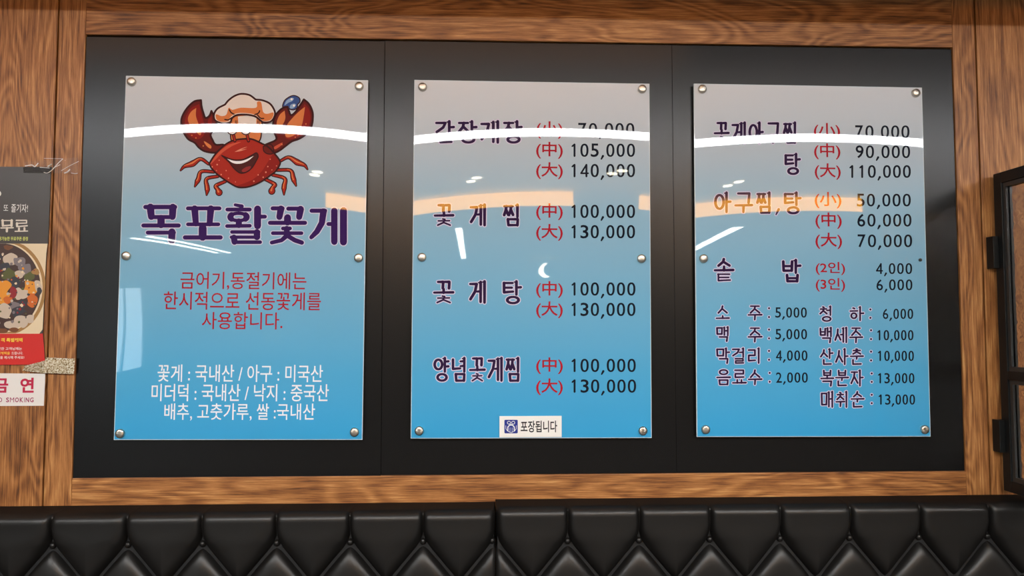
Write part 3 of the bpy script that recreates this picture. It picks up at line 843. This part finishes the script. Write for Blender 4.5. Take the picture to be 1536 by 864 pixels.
# ---- sign 3
ink3, hal3 = S3.mat('ink_purple', INK), S3.mat('pale_outline', HALO)
red3, num3 = S3.mat('red_print', RED), S3.mat('price_print', NUM)
heading(S3, 'dish_name', cells('꽃게아구찜', 1070, 1198, 182, 216, 1.0), 3.2, 4.0, 1.3, ink3, hal3)
heading(S3, 'dish_name', [('탕', 1175, 1202, 229, 263)], 3.3, 4.1, 1.3, ink3, hal3)
heading(S3, 'dish_name', [('아', 1070, 1098, 287, 320), ('구', 1101, 1130, 287, 320), ('찜', 1133, 1160, 287, 321), (',', 1164, 1170, 314, 322), ('탕', 1174, 1203, 287, 322)], 3.3, 4.1, 1.3, ink3, hal3)
heading(S3, 'dish_name', [('솥', 1070, 1102, 386, 423), ('밥', 1171, 1203, 388, 424)], 3.5, 4.3, 1.3, ink3, hal3)
for ch, ys, x0, x1, body, xa, xb, yn in (('小', (184.5, 209), 1220.7, 1260, '70,000', 1282.8, 1364, (188, 211)), ('中', (215, 239), 1221, 1260.5, '90,000', 1283.4, 1365, (218, 241)), ('大', (245, 269.4), 1222, 1261, '110,000', 1272, 1366, (247.6, 271)),
                                         ('小', (288, 312.5), 1222, 1262, '50,000', 1285, 1366, (290.5, 313.7)), ('中', (318.7, 343), 1223, 1262.5, '60,000', 1285.8, 1367, (320.7, 344)), ('大', (349, 373.4), 1223, 1263, '70,000', 1286.5, 1368, (351.6, 374.7)),
                                         ('2인', (392.8, 412.6), 1223.5, 1267.6, '4,000', 1314, 1368, (394.6, 414.7)), ('3인', (417, 437.6), 1223.5, 1267.6, '6,000', 1314.5, 1368.4, (419, 438.8))):
    font_part(S3, 'size_mark', '(%s)' % ch, (x0, x1, *ys), red3, .012)
    figures(S3, 'price', body, xa, xb, yn[0], yn[0] + (19.4 if len(body) > 5 else 16.6), num3, 2.9 if len(body) > 5 else 2.5)
for its, body, xa, xb, yn in (([('소', 1073, 1095, 457, 481), ('주', 1121, 1144, 457, 481), (':', 1150, 1157, 458, 480)], '5,000', 1162.7, 1210, (461, 481)),
                              ([('맥', 1073, 1095, 489, 513), ('주', 1121, 1144, 490, 514), (':', 1150, 1157, 490, 512)], '5,000', 1163, 1210.4, (493.5, 513)),
                              (cells('막걸리', 1073, 1143, 521, 546, 1) + [(':', 1150, 1157, 522, 544)], '4,000', 1164, 1211, (525.5, 545)),
                              (cells('음료수', 1074, 1144, 553, 578, 1) + [(':', 1151, 1158, 555, 577)], '2,000', 1164, 1211.5, (558.5, 578)),
                              ([('청', 1228, 1250, 458, 483), ('하', 1273, 1297, 459, 482), (':', 1302, 1309, 460, 481)], '6,000', 1324, 1369.6, (463, 482)),
                              (cells('백세주', 1228, 1295, 490, 515, 1) + [(':', 1303, 1310, 491, 513)], '10,000', 1315, 1370, (495, 514)),
                              (cells('산사춘', 1229, 1296, 522, 548, 1) + [(':', 1303, 1310, 523, 545)], '10,000', 1316, 1370.7, (526, 545)),
                              (cells('복분자', 1230, 1296, 554, 580, 1) + [(':', 1304, 1311, 556, 577)], '13,000', 1316, 1371.4, (559.5, 578.5)),
                              (cells('매취순', 1230, 1297, 586, 612, 1) + [(':', 1304, 1311, 588, 609)], '13,000', 1317, 1372.4, (591.5, 610.5))):
    heading(S3, 'drink_name', its, 2.4, 2.9, 1.1, ink3, hal3)
    figures(S3, 'drink_price', body, xa, xb, yn[0], yn[0] + 15.6, num3, 2.3, .5)

# ---- takeaway sticker on sign 2
YS = YP - .0035
a, b = at(749.2, 624.3, YS), at(842.6, 655.7, YS)
st = empty('takeaway_sticker', ((a.x + b.x) / 2, YP - .0002, (a.z + b.z) / 2), 'small white takeaway sticker with blue gift icon on the lower edge of middle menu sign', 'sticker')
m = MB(); hw, hh = (b.x - a.x) / 2, (a.z - b.z) / 2
m.box((-hw, -.0033, -hh), (hw, 0, hh))
m.build('plate', mat('cream_plastic', lin(250, 246, 238), .3), st, bevel=.0004)
SF = Flat(st, YS)
sk = mat('sticker_black', lin(28, 22, 20), .4)
mb = MB(); font_into(mb, SF, '포장됩니다', 781, 835.7, 631, 648.6, .0002, 0, .018); mb.build('lettering', sk, st, fix=False)
mb = MB()
q = [(757.6, 629.7), (775.6, 629.7), (776.6, 630.7), (776.6, 649), (775.6, 650), (757.6, 650), (756.6, 649), (756.6, 630.7)]
mb.face([SF.loc(x, y, .0002) for x, y in q], 0)
for cx in (763.4, 769.8):
    ribbon(mb, SF, [(cx + 2.4 * math.cos(2 * PI * j / 12), 634 + 2.2 * math.sin(2 * PI * j / 12)) for j in range(13)], .9, .0003, 1)
ribbon(mb, SF, [(761.8, 646), (761.8, 640.5), (764, 638), (766.6, 637), (769.2, 638), (771.4, 640.5), (771.4, 646)], 1.7, .0003, 1)
ribbon(mb, SF, [(758.6, 638.5), (758.8, 643), (761.5, 646.6), (766.6, 649), (771.8, 646.6), (774.4, 643), (774.6, 638.5)], .8, .0003, 1)
for x in (765, 768.2):
    ribbon(mb, SF, [(x, 641.5), (x, 648)], .6, .0003, 1)
ribbon(mb, SF, [(764.5, 636), (766.6, 638), (768.7, 636)], 1.2, .0003, 1)
mb.build('gift_icon', [mat('icon_blue', lin(22, 40, 140), .4), mat('icon_white', lin(235, 235, 235), .4)], st, fix=False, flat=True)

# ------------------------------------------------------------------ poster and no-smoking notice on the left panel
YW = WF
YPo = YW - .0035
pm = {n: mat('poster_' + n, c, r) for n, c, r in (('charcoal', lin(72, 65, 60), .32), ('red', lin(212, 44, 36), .35), ('cream', lin(236, 214, 178), .35), ('white', lin(240, 236, 228), .4), ('yellow', lin(246, 206, 70), .4), ('lime', lin(214, 220, 110), .4), ('beige', lin(226, 214, 196), .4))}
pc = at(-60, 400, YPo)
po = empty('crab_poster', (pc.x, YW - .0003, pc.z), 'charcoal and red promotion poster with a crab dish photograph, taped at left edge', 'poster')
PF = Flat(po, YPo)
PXL = -190
def quad(mb, S, x0, x1, ya, yb, off, mi=0):
    mb.face([S.loc(x0, ya, off), S.loc(x1[0], ya, off), S.loc(x1[1], yb, off), S.loc(x0, yb, off)], mi)
def sheet(S, pts, th):
    """closed thin sheet with the outline pts (pixels)"""
    mb = MB()
    fr = [S.loc(x, y, 0) for x, y in pts]
    bk = [Vector((p.x, p.y + th, p.z)) for p in fr]
    mb.face(fr); mb.face(bk[::-1])
    for i in range(len(pts)):
        j = (i + 1) % len(pts)
        mb.face([fr[i], bk[i], bk[j], fr[j]])
    return mb
sheet(PF, [(PXL, 249), (76.5, 250.5), (72, 365), (70.5, 366), (64, 500), (68, 547), (PXL, 549)], .003).build('paper', pm['charcoal'], po)
mb = MB(); mb.face([PF.loc(x, y, .0002) for x, y in ((PXL, 500.5), (62, 500.5), (64.2, 500), (66, 520), (67.8, 546.8), (PXL, 548.6))]); mb.build('red_band', pm['red'], po, fix=False)
# dish photograph
fm = [mat('food_' + n, c, .4) for n, c in (('plate', lin(232, 210, 172)), ('rim', lin(168, 124, 66)), ('sauce', lin(70, 46, 38)), ('shell', lin(58, 56, 62)), ('flesh', lin(206, 186, 164)), ('roe', lin(232, 150, 40)), ('roe_deep', lin(210, 104, 30)), ('green', lin(92, 92, 44)), ('pepper', lin(150, 36, 40)), ('grey', lin(128, 116, 116)), ('brown', lin(120, 72, 36)))]
mb = MB()
mb.face([PF.loc(x, y, .0002) for x, y in ((PXL, 365), (71.5, 365.5), (69.5, 380), (64, 494), (59, 500.5), (PXL, 500.5))], 0)
cx, cy = 3, 431
def clipx(x, y):
    lim = 71.5 - (y - 365) * .056
    return (max(PXL, min(lim, x)), max(365.5, min(500, y)))
def blob(x, y, r, mi, off, ry=None, n=9):
    ry = ry or r
    ph = random.uniform(0, 6)
    q = [(x + r * random.uniform(.65, 1.15) * math.cos(2 * PI * k / n + ph), y + ry * random.uniform(.65, 1.15) * math.sin(2 * PI * k / n + ph)) for k in range(n)]
    mb.face([PF.loc(*clipx(*p), off) for p in smooth_poly(q, True, 3)], mi)
ell = lambda rx, ry: [clipx(cx + rx * math.cos(2 * PI * k / 60), cy + ry * math.sin(2 * PI * k / 60)) for k in range(60)]
for rx, ry, mi, o_ in ((66, 73, 1, .00025), (61, 68, 0, .0003), (58, 66, 2, .00035)):
    mb.face([PF.loc(x, y, o_) for x, y in ell(rx, ry)], mi)
random.seed(11)
o_ = .0004
for x, y, r, mi, ry in ((16, 388, 13, 4, 9), (-8, 384, 14, 3, 9), (30, 392, 12, 9, 8), (38, 405, 13, 9, 10), (8, 400, 9, 3, 8), (14, 412, 12, 7, 10), (22, 424, 10, 3, 10), (30, 412, 8, 4, 7), (44, 416, 8, 7, 9), (46, 432, 12, 5, 12),
                        (48, 450, 9, 6, 12), (57, 428, 6, 4, 9), (59, 436, 5, 3, 6), (36, 440, 8, 4, 8), (26, 440, 10, 4, 9), (20, 438, 6, 8, 9), (4, 430, 14, 5, 12), (2, 446, 14, 5, 10), (12, 450, 7, 6, 6), (-14, 440, 16, 5, 14),
                        (33, 456, 9, 3, 7), (22, 458, 8, 9, 6), (28, 468, 14, 3, 8), (6, 468, 15, 4, 12), (-12, 474, 14, 4, 12), (40, 474, 9, 2, 6), (32, 482, 12, 4, 9), (18, 488, 14, 4, 7), (46, 478, 7, 4, 8), (2, 496, 12, 10, 5), (22, 495, 8, 10, 4), (54, 408, 6, 1, 5), (12, 371, 8, 10, 4)):
    blob(x, y, r, mi, o_, ry); o_ += .000012
for _ in range(110):
    x, y = random.uniform(-20, 58), random.uniform(378, 490)
    if ((x - cx) / 56) ** 2 + ((y - cy) / 64) ** 2 < 1:
        blob(x, y, random.uniform(.8, 2.6), random.choice([3, 4, 4, 5, 6, 7, 8, 9, 0, 0]), o_, None, 6); o_ += .000003
mb.build('dish_photograph', fm, po, fix=False)
def ptxt(name, body, x0, x1, y0, y1, m, bold=.0, S=PF, root=None):
    mb = MB(); font_into(mb, S, body, x0, x1, y0, y1, .0004, 0, bold); return mb.build(name, m, root or po, fix=False)
ptxt('script_line', '또', 5.5, 12.5, 307.5, 316, pm['white'], .0)
ptxt('script_line', '즐기자!', 17, 42, 306, 318.5, pm['white'], .004)
mb = MB()
for pts, wd in (([(2.6, 330.8), (19, 330.8)], 1.6), ([(4, 330.5), (4.4, 338.6)], 3.4), ([(17.6, 330.5), (17.4, 338.6)], 3.6), ([(4, 338.8), (18, 337.6)], 2.2), ([(1.6, 342), (20, 341.6)], 1.9), ([(10.6, 342), (10.4, 347)], 3.4),
                ([(24.5, 330.6), (40, 330.6), (40, 334.6)], 1.9), ([(25, 335), (40, 334.6)], 1.7), ([(25.6, 335), (25.8, 339.4)], 3.4), ([(25.8, 340), (41, 338.6)], 2.0), ([(28.6, 342.5), (28.6, 346)], 3.0), ([(36.8, 342), (36.8, 346)], 3.0), ([(22.8, 347), (41.5, 346.6)], 1.8)):
    ribbon(mb, PF, pts, wd, .0004)
mb.build('headline', pm['beige'], po, fix=False, flat=True)
ptxt('coupon_line', '사용가능한 무료쿠폰 증정', -6, 42, 355, 361, pm['lime'], .02)
ptxt('band_heading', '객 특별혜택', 1.5, 34, 507, 513, pm['yellow'], .035)
ptxt('band_line', '방문한 고객님께는', -8, 33, 520.8, 525.2, pm['white'], .012)
ptxt('band_line', '할인혜택을', -8, 15, 527.5, 532, pm['yellow'], .014)
ptxt('band_line', '드립니다.', 17.5, 34.5, 527.5, 532, pm['white'], .012)
ptxt('band_line', '쿠폰을 제시해 주세요!', -9, 36.5, 534, 538.4, pm['white'], .012)
mb = MB(); disc(mb, PF, -2.5, 290.5, 4.6, .0004, 0); mb.build('white_mark', pm['white'], po, fix=False)

YN = YW - .0015
nc = at(-20, 585, YN)
ns = empty('no_smoking_sign', (nc.x, YW - .0002, nc.z), 'white no-smoking notice with purple red lettering below the red poster band', 'sign')
NF = Flat(ns, YN)
sheet(NF, [(-110, 559), (67.8, 560.5), (65.6, 608.6), (-110, 609.5)], .0012).build('card', mat('notice_white', lin(238, 232, 224), .25, bump=(25, .15, .002)), ns)
nr = mat('notice_red', lin(196, 30, 70), .4)
ptxt('korean_word', '금', -9, 12.5, 567.5, 589, nr, .03, NF, ns)
ptxt('korean_word', '연', 30.5, 51, 566.5, 589, nr, .03, NF, ns)
plum = mat('notice_plum', lin(160, 40, 84), .4)
x_ = 9.2
for ch, wd in zip('SMOKING', (5.4, 7.2, 6.6, 6.2, 1.7, 6.2, 6.2)):
    ptxt('english_letter', ch, x_, x_ + wd - .9, 596.2, 603.4, plum, .0 if ch == 'M' else .024, NF, ns); x_ += wd + .45
ptxt('english_letter', 'O', -2.6, 3.2, 596.2, 603.4, plum, .012, NF, ns)
ptxt('english_letter', 'N', -9.6, -4.2, 596.2, 603.4, plum, .012, NF, ns)

# tapes
def tape(name, label, pts, y, m, seed, amp, nu=60, nv=24):
    random.seed(seed)
    A, B, C_, D_ = [at(*p, y) for p in pts]      # tl, tr, br, bl
    c = (A + B + C_ + D_) / 4
    ph = [(random.uniform(20, 90), random.uniform(-60, 60), random.uniform(0, 6)) for _ in range(9)]
    def f(i, j):
        u, v = i / nu, j / nv
        p = (A * (1 - u) + B * u) * (1 - v) + (D_ * (1 - u) + C_ * u) * v - c
        h = sum(abs(math.sin(a * u + b_ * v + p0)) for a, b_, p0 in ph) / len(ph)
        return (p.x + (random.uniform(-.0012, .0012) if j in (0, nv) or i in (0, nu) else 0), p.y - amp * h, p.z + (random.uniform(-.0012, .0012) if i in (0, nu) else 0))
    mb = MB(); mb.grid(nu, nv, f)
    o = mb.build(name, m, None, fix=False)
    md = o.modifiers.new('thickness', 'SOLIDIFY'); md.thickness = .0002; md.offset = -1
    o.location = c
    tag(o, label, 'tape')
    return o
def clear_tape_mat(name, alpha, col, rough, sparkle=False):
    m = mat(name, col, rough, spec=.35)
    nt = m.node_tree; b = nt.nodes['Principled BSDF']
    b.inputs['Alpha'].default_value = alpha
    tc = nt.nodes.new('ShaderNodeTexCoord')
    vo = nt.nodes.new('ShaderNodeTexVoronoi' if sparkle else 'ShaderNodeTexNoise')
    vo.inputs['Scale'].default_value = 420 if sparkle else 90
    nt.links.new(tc.outputs['Object'], vo.inputs['Vector'])
    bp = nt.nodes.new('ShaderNodeBump'); bp.inputs['Strength'].default_value = 1.0; bp.inputs['Distance'].default_value = .002 if sparkle else .0006
    nt.links.new(vo.outputs['Distance' if sparkle else 'Fac'], bp.inputs['Height'])
    nt.links.new(bp.outputs['Normal'], b.inputs['Normal'])
    if sparkle:
        b.inputs['Metallic'].default_value = 0.1
        r = ramp(nt, [(0.30, lin(112, 86, 54)), (0.42, lin(190, 170, 130)), (0.52, lin(236, 222, 188)), (0.66, lin(255, 250, 232))])  # highlights of the crinkles painted in as cream flecks between brown gaps
        wn = nt.nodes.new('ShaderNodeTexNoise'); wn.inputs['Scale'].default_value = 330; wn.inputs['Detail'].default_value = 2
        nt.links.new(tc.outputs['Object'], wn.inputs['Vector'])
        nt.links.new(wn.outputs['Fac'], r.inputs['Fac'])
        nt.links.new(r.outputs['Color'], b.inputs['Base Color'])
    return m
t1 = tape('clear_tape', 'wrinkled clear tape holding the top corner of the charcoal poster', [(35, 243), (118, 236), (117, 260), (37, 259)], YPo - .0022, clear_tape_mat('clear_tape_film', .035, (.8, .78, .74), .08), 5, .0015)
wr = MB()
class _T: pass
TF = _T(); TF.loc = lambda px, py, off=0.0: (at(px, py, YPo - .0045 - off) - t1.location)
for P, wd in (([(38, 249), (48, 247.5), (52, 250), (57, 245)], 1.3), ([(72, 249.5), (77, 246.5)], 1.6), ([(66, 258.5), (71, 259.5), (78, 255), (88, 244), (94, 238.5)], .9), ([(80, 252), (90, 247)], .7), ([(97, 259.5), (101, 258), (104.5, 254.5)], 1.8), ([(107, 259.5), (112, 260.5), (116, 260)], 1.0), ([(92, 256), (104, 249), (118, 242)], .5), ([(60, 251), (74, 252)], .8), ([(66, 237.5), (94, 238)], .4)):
    ribbon(wr, TF, smooth_poly(P, False, 4), wd, 0)  # pale ribbons painted in as highlights along the tape's creases
wo = wr.build('wrinkle_glint', mat('crease_glint', (.85, .82, .76), .2), t1, fix=False)
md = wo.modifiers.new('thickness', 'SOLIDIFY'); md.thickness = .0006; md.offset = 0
t2 = tape('black_tape', 'short black tape strip across the top right corner of the charcoal poster', [(35.5, 250), (77.5, 250.5), (77, 259.5), (35, 259)], YPo - .0006, mat('black_tape_vinyl', (.004, .004, .004), .6, spec=.2), 6, .0003, 20, 6)
t3 = tape('silver_tape', 'crinkled silvery tape piece holding the bottom corner of the red poster band', [(69, 536), (113, 538), (111, 561), (66, 559.5)], YPo - .003, clear_tape_mat('crinkled_film', .93, (.8, .75, .62), .22, True), 7, .003)
t4 = tape('silver_tape', 'torn end of crinkled silvery tape lying over the red poster band', [(38, 549), (70, 540), (69, 560), (34, 556)], YPo - .0025, clear_tape_mat('crinkled_film_thin', .72, (.85, .8, .68), .22, True), 8, .0025)

# ------------------------------------------------------------------ glazed partition screen on the right
PXc = 1.215
black_metal = mat('black_powder_coat', (0.010, 0.011, 0.011), 0.42, spec=.3, bump=(300, .1, .0005))
bead_mat = mat('dark_bead', (0.035, 0.037, 0.036), 0.3)
glass = bpy.data.materials.new('hammered_glass'); glass.use_nodes = True
nt = glass.node_tree; b = nt.nodes['Principled BSDF']
b.inputs['Base Color'].default_value = (.95, .93, .9, 1); b.inputs['Transmission Weight'].default_value = 1.0
b.inputs['Roughness'].default_value = .04; b.inputs['IOR'].default_value = 1.45
tc = nt.nodes.new('ShaderNodeTexCoord'); vo = nt.nodes.new('ShaderNodeTexVoronoi'); vo.feature = 'SMOOTH_F1'; vo.inputs['Scale'].default_value = 55
mpn = nt.nodes.new('ShaderNodeMapping'); mpn.inputs['Scale'].default_value = (1, .6, 1)
nt.links.new(tc.outputs['Object'], mpn.inputs['Vector']); nt.links.new(mpn.outputs[0], vo.inputs['Vector'])
bp = nt.nodes.new('ShaderNodeBump'); bp.inputs['Strength'].default_value = .7; bp.inputs['Distance'].default_value = .004
nt.links.new(vo.outputs['Distance'], bp.inputs['Height']); nt.links.new(bp.outputs['Normal'], b.inputs['Normal'])
Z0p, Z1p = 1.040, 1.847
ps = empty('partition_screen', (PXc, -.02, Z0p), 'black metal framed partition screen with rippled glass standing out from the right panel', 'screen')
HZ = Z1p - Z0p; DEP = .62; T_ = .028; ZM = 1.331 - Z0p
m = MB(); m.box((-.014, -T_, 0), (.014, 0, HZ)); m.build('post', black_metal, ps, bevel=.0012)
m = MB(); m.box((-.014, -DEP, 0), (.014, -DEP + T_, HZ)); m.build('post', black_metal, ps, bevel=.0012)
for z, nm in ((0, 'rail'), (HZ - T_, 'rail'), (ZM - .011, 'middle_rail')):
    m = MB(); m.box((-.014, -DEP + T_, z), (.014, -T_, z + (.022 if nm == 'middle_rail' else T_))); m.build(nm, black_metal, ps, bevel=.0012)
for za, zb in ((T_, ZM - .011), (ZM + .011, HZ - T_)):
    m = MB(); m.box((-.003, -DEP + T_, za), (.003, -T_, zb)); gp = m.build('glass_pane', glass, ps)
    m = MB(); e = .011
    for s in (-.010, .004):
        m.box((s, -T_ - e, za), (s + .006, -T_, zb)); m.box((s, -DEP + T_, za), (s + .006, -DEP + T_ + e, zb))
        m.box((s, -DEP + T_ + e, za), (s + .006, -T_ - e, za + e)); m.box((s, -DEP + T_ + e, zb - e), (s + .006, -T_ - e, zb))
    m.build('glazing_bead', bead_mat, gp)
for za, zb in ((1.603 - Z0p, 1.685 - Z0p), (1.136 - Z0p, 1.217 - Z0p)):
    m = MB(); m.box((-.028, -.012, za), (-.0142, .0155, zb)); m.box((-.0142, .0002, za), (.02, .0155, zb)); m.build('wall_bracket', black_metal, ps, bevel=.001)

# ------------------------------------------------------------------ tufted banquette
leather = mat('black_leather', (0.0085, 0.0078, 0.0072), 0.40, spec=0.0, bump=(700, .12, .0006))
nt = leather.node_tree                       # waxy leather: a thin even sheen over a dull black hide
_b = nt.nodes['Principled BSDF']
_g = nt.nodes.new('ShaderNodeBsdfGlossy'); _g.inputs['Roughness'].default_value = 0.38
_g.inputs['Color'].default_value = (1, .97, .93, 1)
_m = nt.nodes.new('ShaderNodeMixShader'); _m.inputs[0].default_value = 0.037
nt.links.new(_b.inputs['Normal'].links[0].from_socket, _g.inputs['Normal'])
nt.links.new(_b.outputs[0], _m.inputs[1]); nt.links.new(_g.outputs[0], _m.inputs[2])
nt.links.new(_m.outputs[0], nt.nodes['Material Output'].inputs['Surface'])
PIT, ZB, HD = .1712, .945, .101
def banquette(label, x_left, n, ztop, zb, first_end):
    t = empty('banquette', (x_left, -.1, 0), label, 'bench', 'black tufted banquettes')
    L_ = n * PIT
    A_ = .030
    # profile of the backrest: top back edge -> rounded front edge -> down the face -> rounded bottom
    prof = []
    R_ = .021
    yb, yf = -.0065 + .1, 0.0
    for k in range(6): prof.append((yb + (yf + R_ - yb) * k / 6, ztop, 0, 1))
    for k in range(9):
        a = PI / 2 * k / 8
        prof.append((yf + R_ - R_ * math.sin(a), ztop - R_ + R_ * math.cos(a), -math.sin(a), math.cos(a)))
    zlow = .47
    K = 150
    for k in range(1, K + 1): prof.append((yf, ztop - R_ - (ztop - R_ - zlow) * k / K, -1, 0))
    NU = n * 84
    def seg(px, pz, ax, az, bx, bz):
        dx, dz = bx - ax, bz - az
        t = max(0, min(1, ((px - ax) * dx + (pz - az) * dz) / (dx * dx + dz * dz)))
        return math.hypot(px - ax - t * dx, pz - az - t * dz)
    def dist(x, z):
        """distance to the nearest pleat and to the nearest button"""
        i0 = round(x / PIT)
        d = db = 9.0
        for i in (i0 - 1, i0, i0 + 1):
            for k in range(5):
                bx, bz = (i + (.5 if k % 2 else 0)) * PIT, zb - k * HD
                if abs(bz - z) > .25:
                    continue
                db = min(db, math.hypot(x - bx, z - bz))
                d = min(d, seg(x, z, bx, bz, bx - PIT / 2, bz - HD), seg(x, z, bx, bz, bx + PIT / 2, bz - HD))
                if k == 0:
                    d = min(d, seg(x, z, bx, bz, bx, ztop + .05))
        return d, db
    cache = {}
    def f(i, j):
        x = L_ * i / NU
        y, z, ny, nz = prof[j]
        if (i % 84, j) not in cache:
            cache[i % 84, j] = dist(x, z)
        d, db = cache[i % 84, j]
        top = min(1, j / 12.0)
        k = min(1, max(0, (zb + .045 - z) / .06)); k = k * k * (3 - 2 * k)     # 0 near the top edge, 1 in the diamonds
        v = (zb - z) / HD
        u = x / PIT
        if v > 1 or (v > 0 and abs(u - round(u)) < v / 2):                      # full diamonds: a smooth pillow
            d2 = .05 * abs(math.sin(PI * (u - v / 2)) * math.sin(PI * (u + v / 2))) ** .75
        else:
            d2 = d
        h = A_ * (.20 * (1 - math.exp(-d / .0060)) + (.16 + .68 * k) * (1 - math.exp(-d2 / (.006 + .012 * k))) + .60 * (1 - k))
        h -= A_ * .34 * math.exp(-d / .0034)
        h -= .009 * math.exp(-(db / .013) ** 2)
        h -= A_ * .85
        e = min(x, L_ - x)
        h -= .012 * math.exp(-e / .006)
        h *= top
        return (x, y + ny * h, z + nz * h * .6)
    mb = MB(); mb.grid(NU, len(prof) - 1, f)
    bk = mb.build('backrest', leather, t, smooth=True, fix=False)
    mb = MB(); mb.box((0.004, .0215, .10), (L_ - .004, .0935, ztop - .03)); mb.build('back_frame', mat('plinth_black', (.01, .01, .01), .6), t)
    for i in range(0 if first_end else 1, n + 1):
        if i == n and not first_end: continue
        for row in (0, 2):
            bx, bz = i * PIT, zb - row * HD
            if i in (0,): bx += .006
            if i == n: bx -= .008
            mb = MB(); mb.lathe([(.0072, -.008), (.0078, 0), (.0068, .0035), (.0040, .0060), (.0008, .0068)], (bx, .020, bz), '-y', 16)
            mb.build('tufting_button', leather, t, smooth=True)
    for i in range(n):
        bx, bz = (i + .5) * PIT, zb - HD
        mb = MB(); mb.lathe([(.0072, -.008), (.0078, 0), (.0068, .0035), (.0040, .0060), (.0008, .0068)], (bx, .020, bz), '-y', 16)
        mb.build('tufting_button', leather, t, smooth=True)
    mb = MB(); mb.box((.003, -.42, .34), (L_ - .003, .018, .465)); mb.build('seat_cushion', leather, t, bevel=.025)
    mb = MB(); mb.box((.003, -.37, 0.0), (L_ - .003, .05, .339)); mb.build('plinth', mat('plinth_board', (.02, .018, .016), .5), t)
    return t
XS = -.0865
NL, NR = 12, 11
banquette('left black tufted leather banquette whose top sits slightly lower, ending below the middle menu sign', XS - NL * PIT, NL, 1.020, .946, True)
banquette('right black tufted leather banquette whose top sits slightly higher, running under the drinks menu sign', XS + .001, NR, 1.026, .943, False)
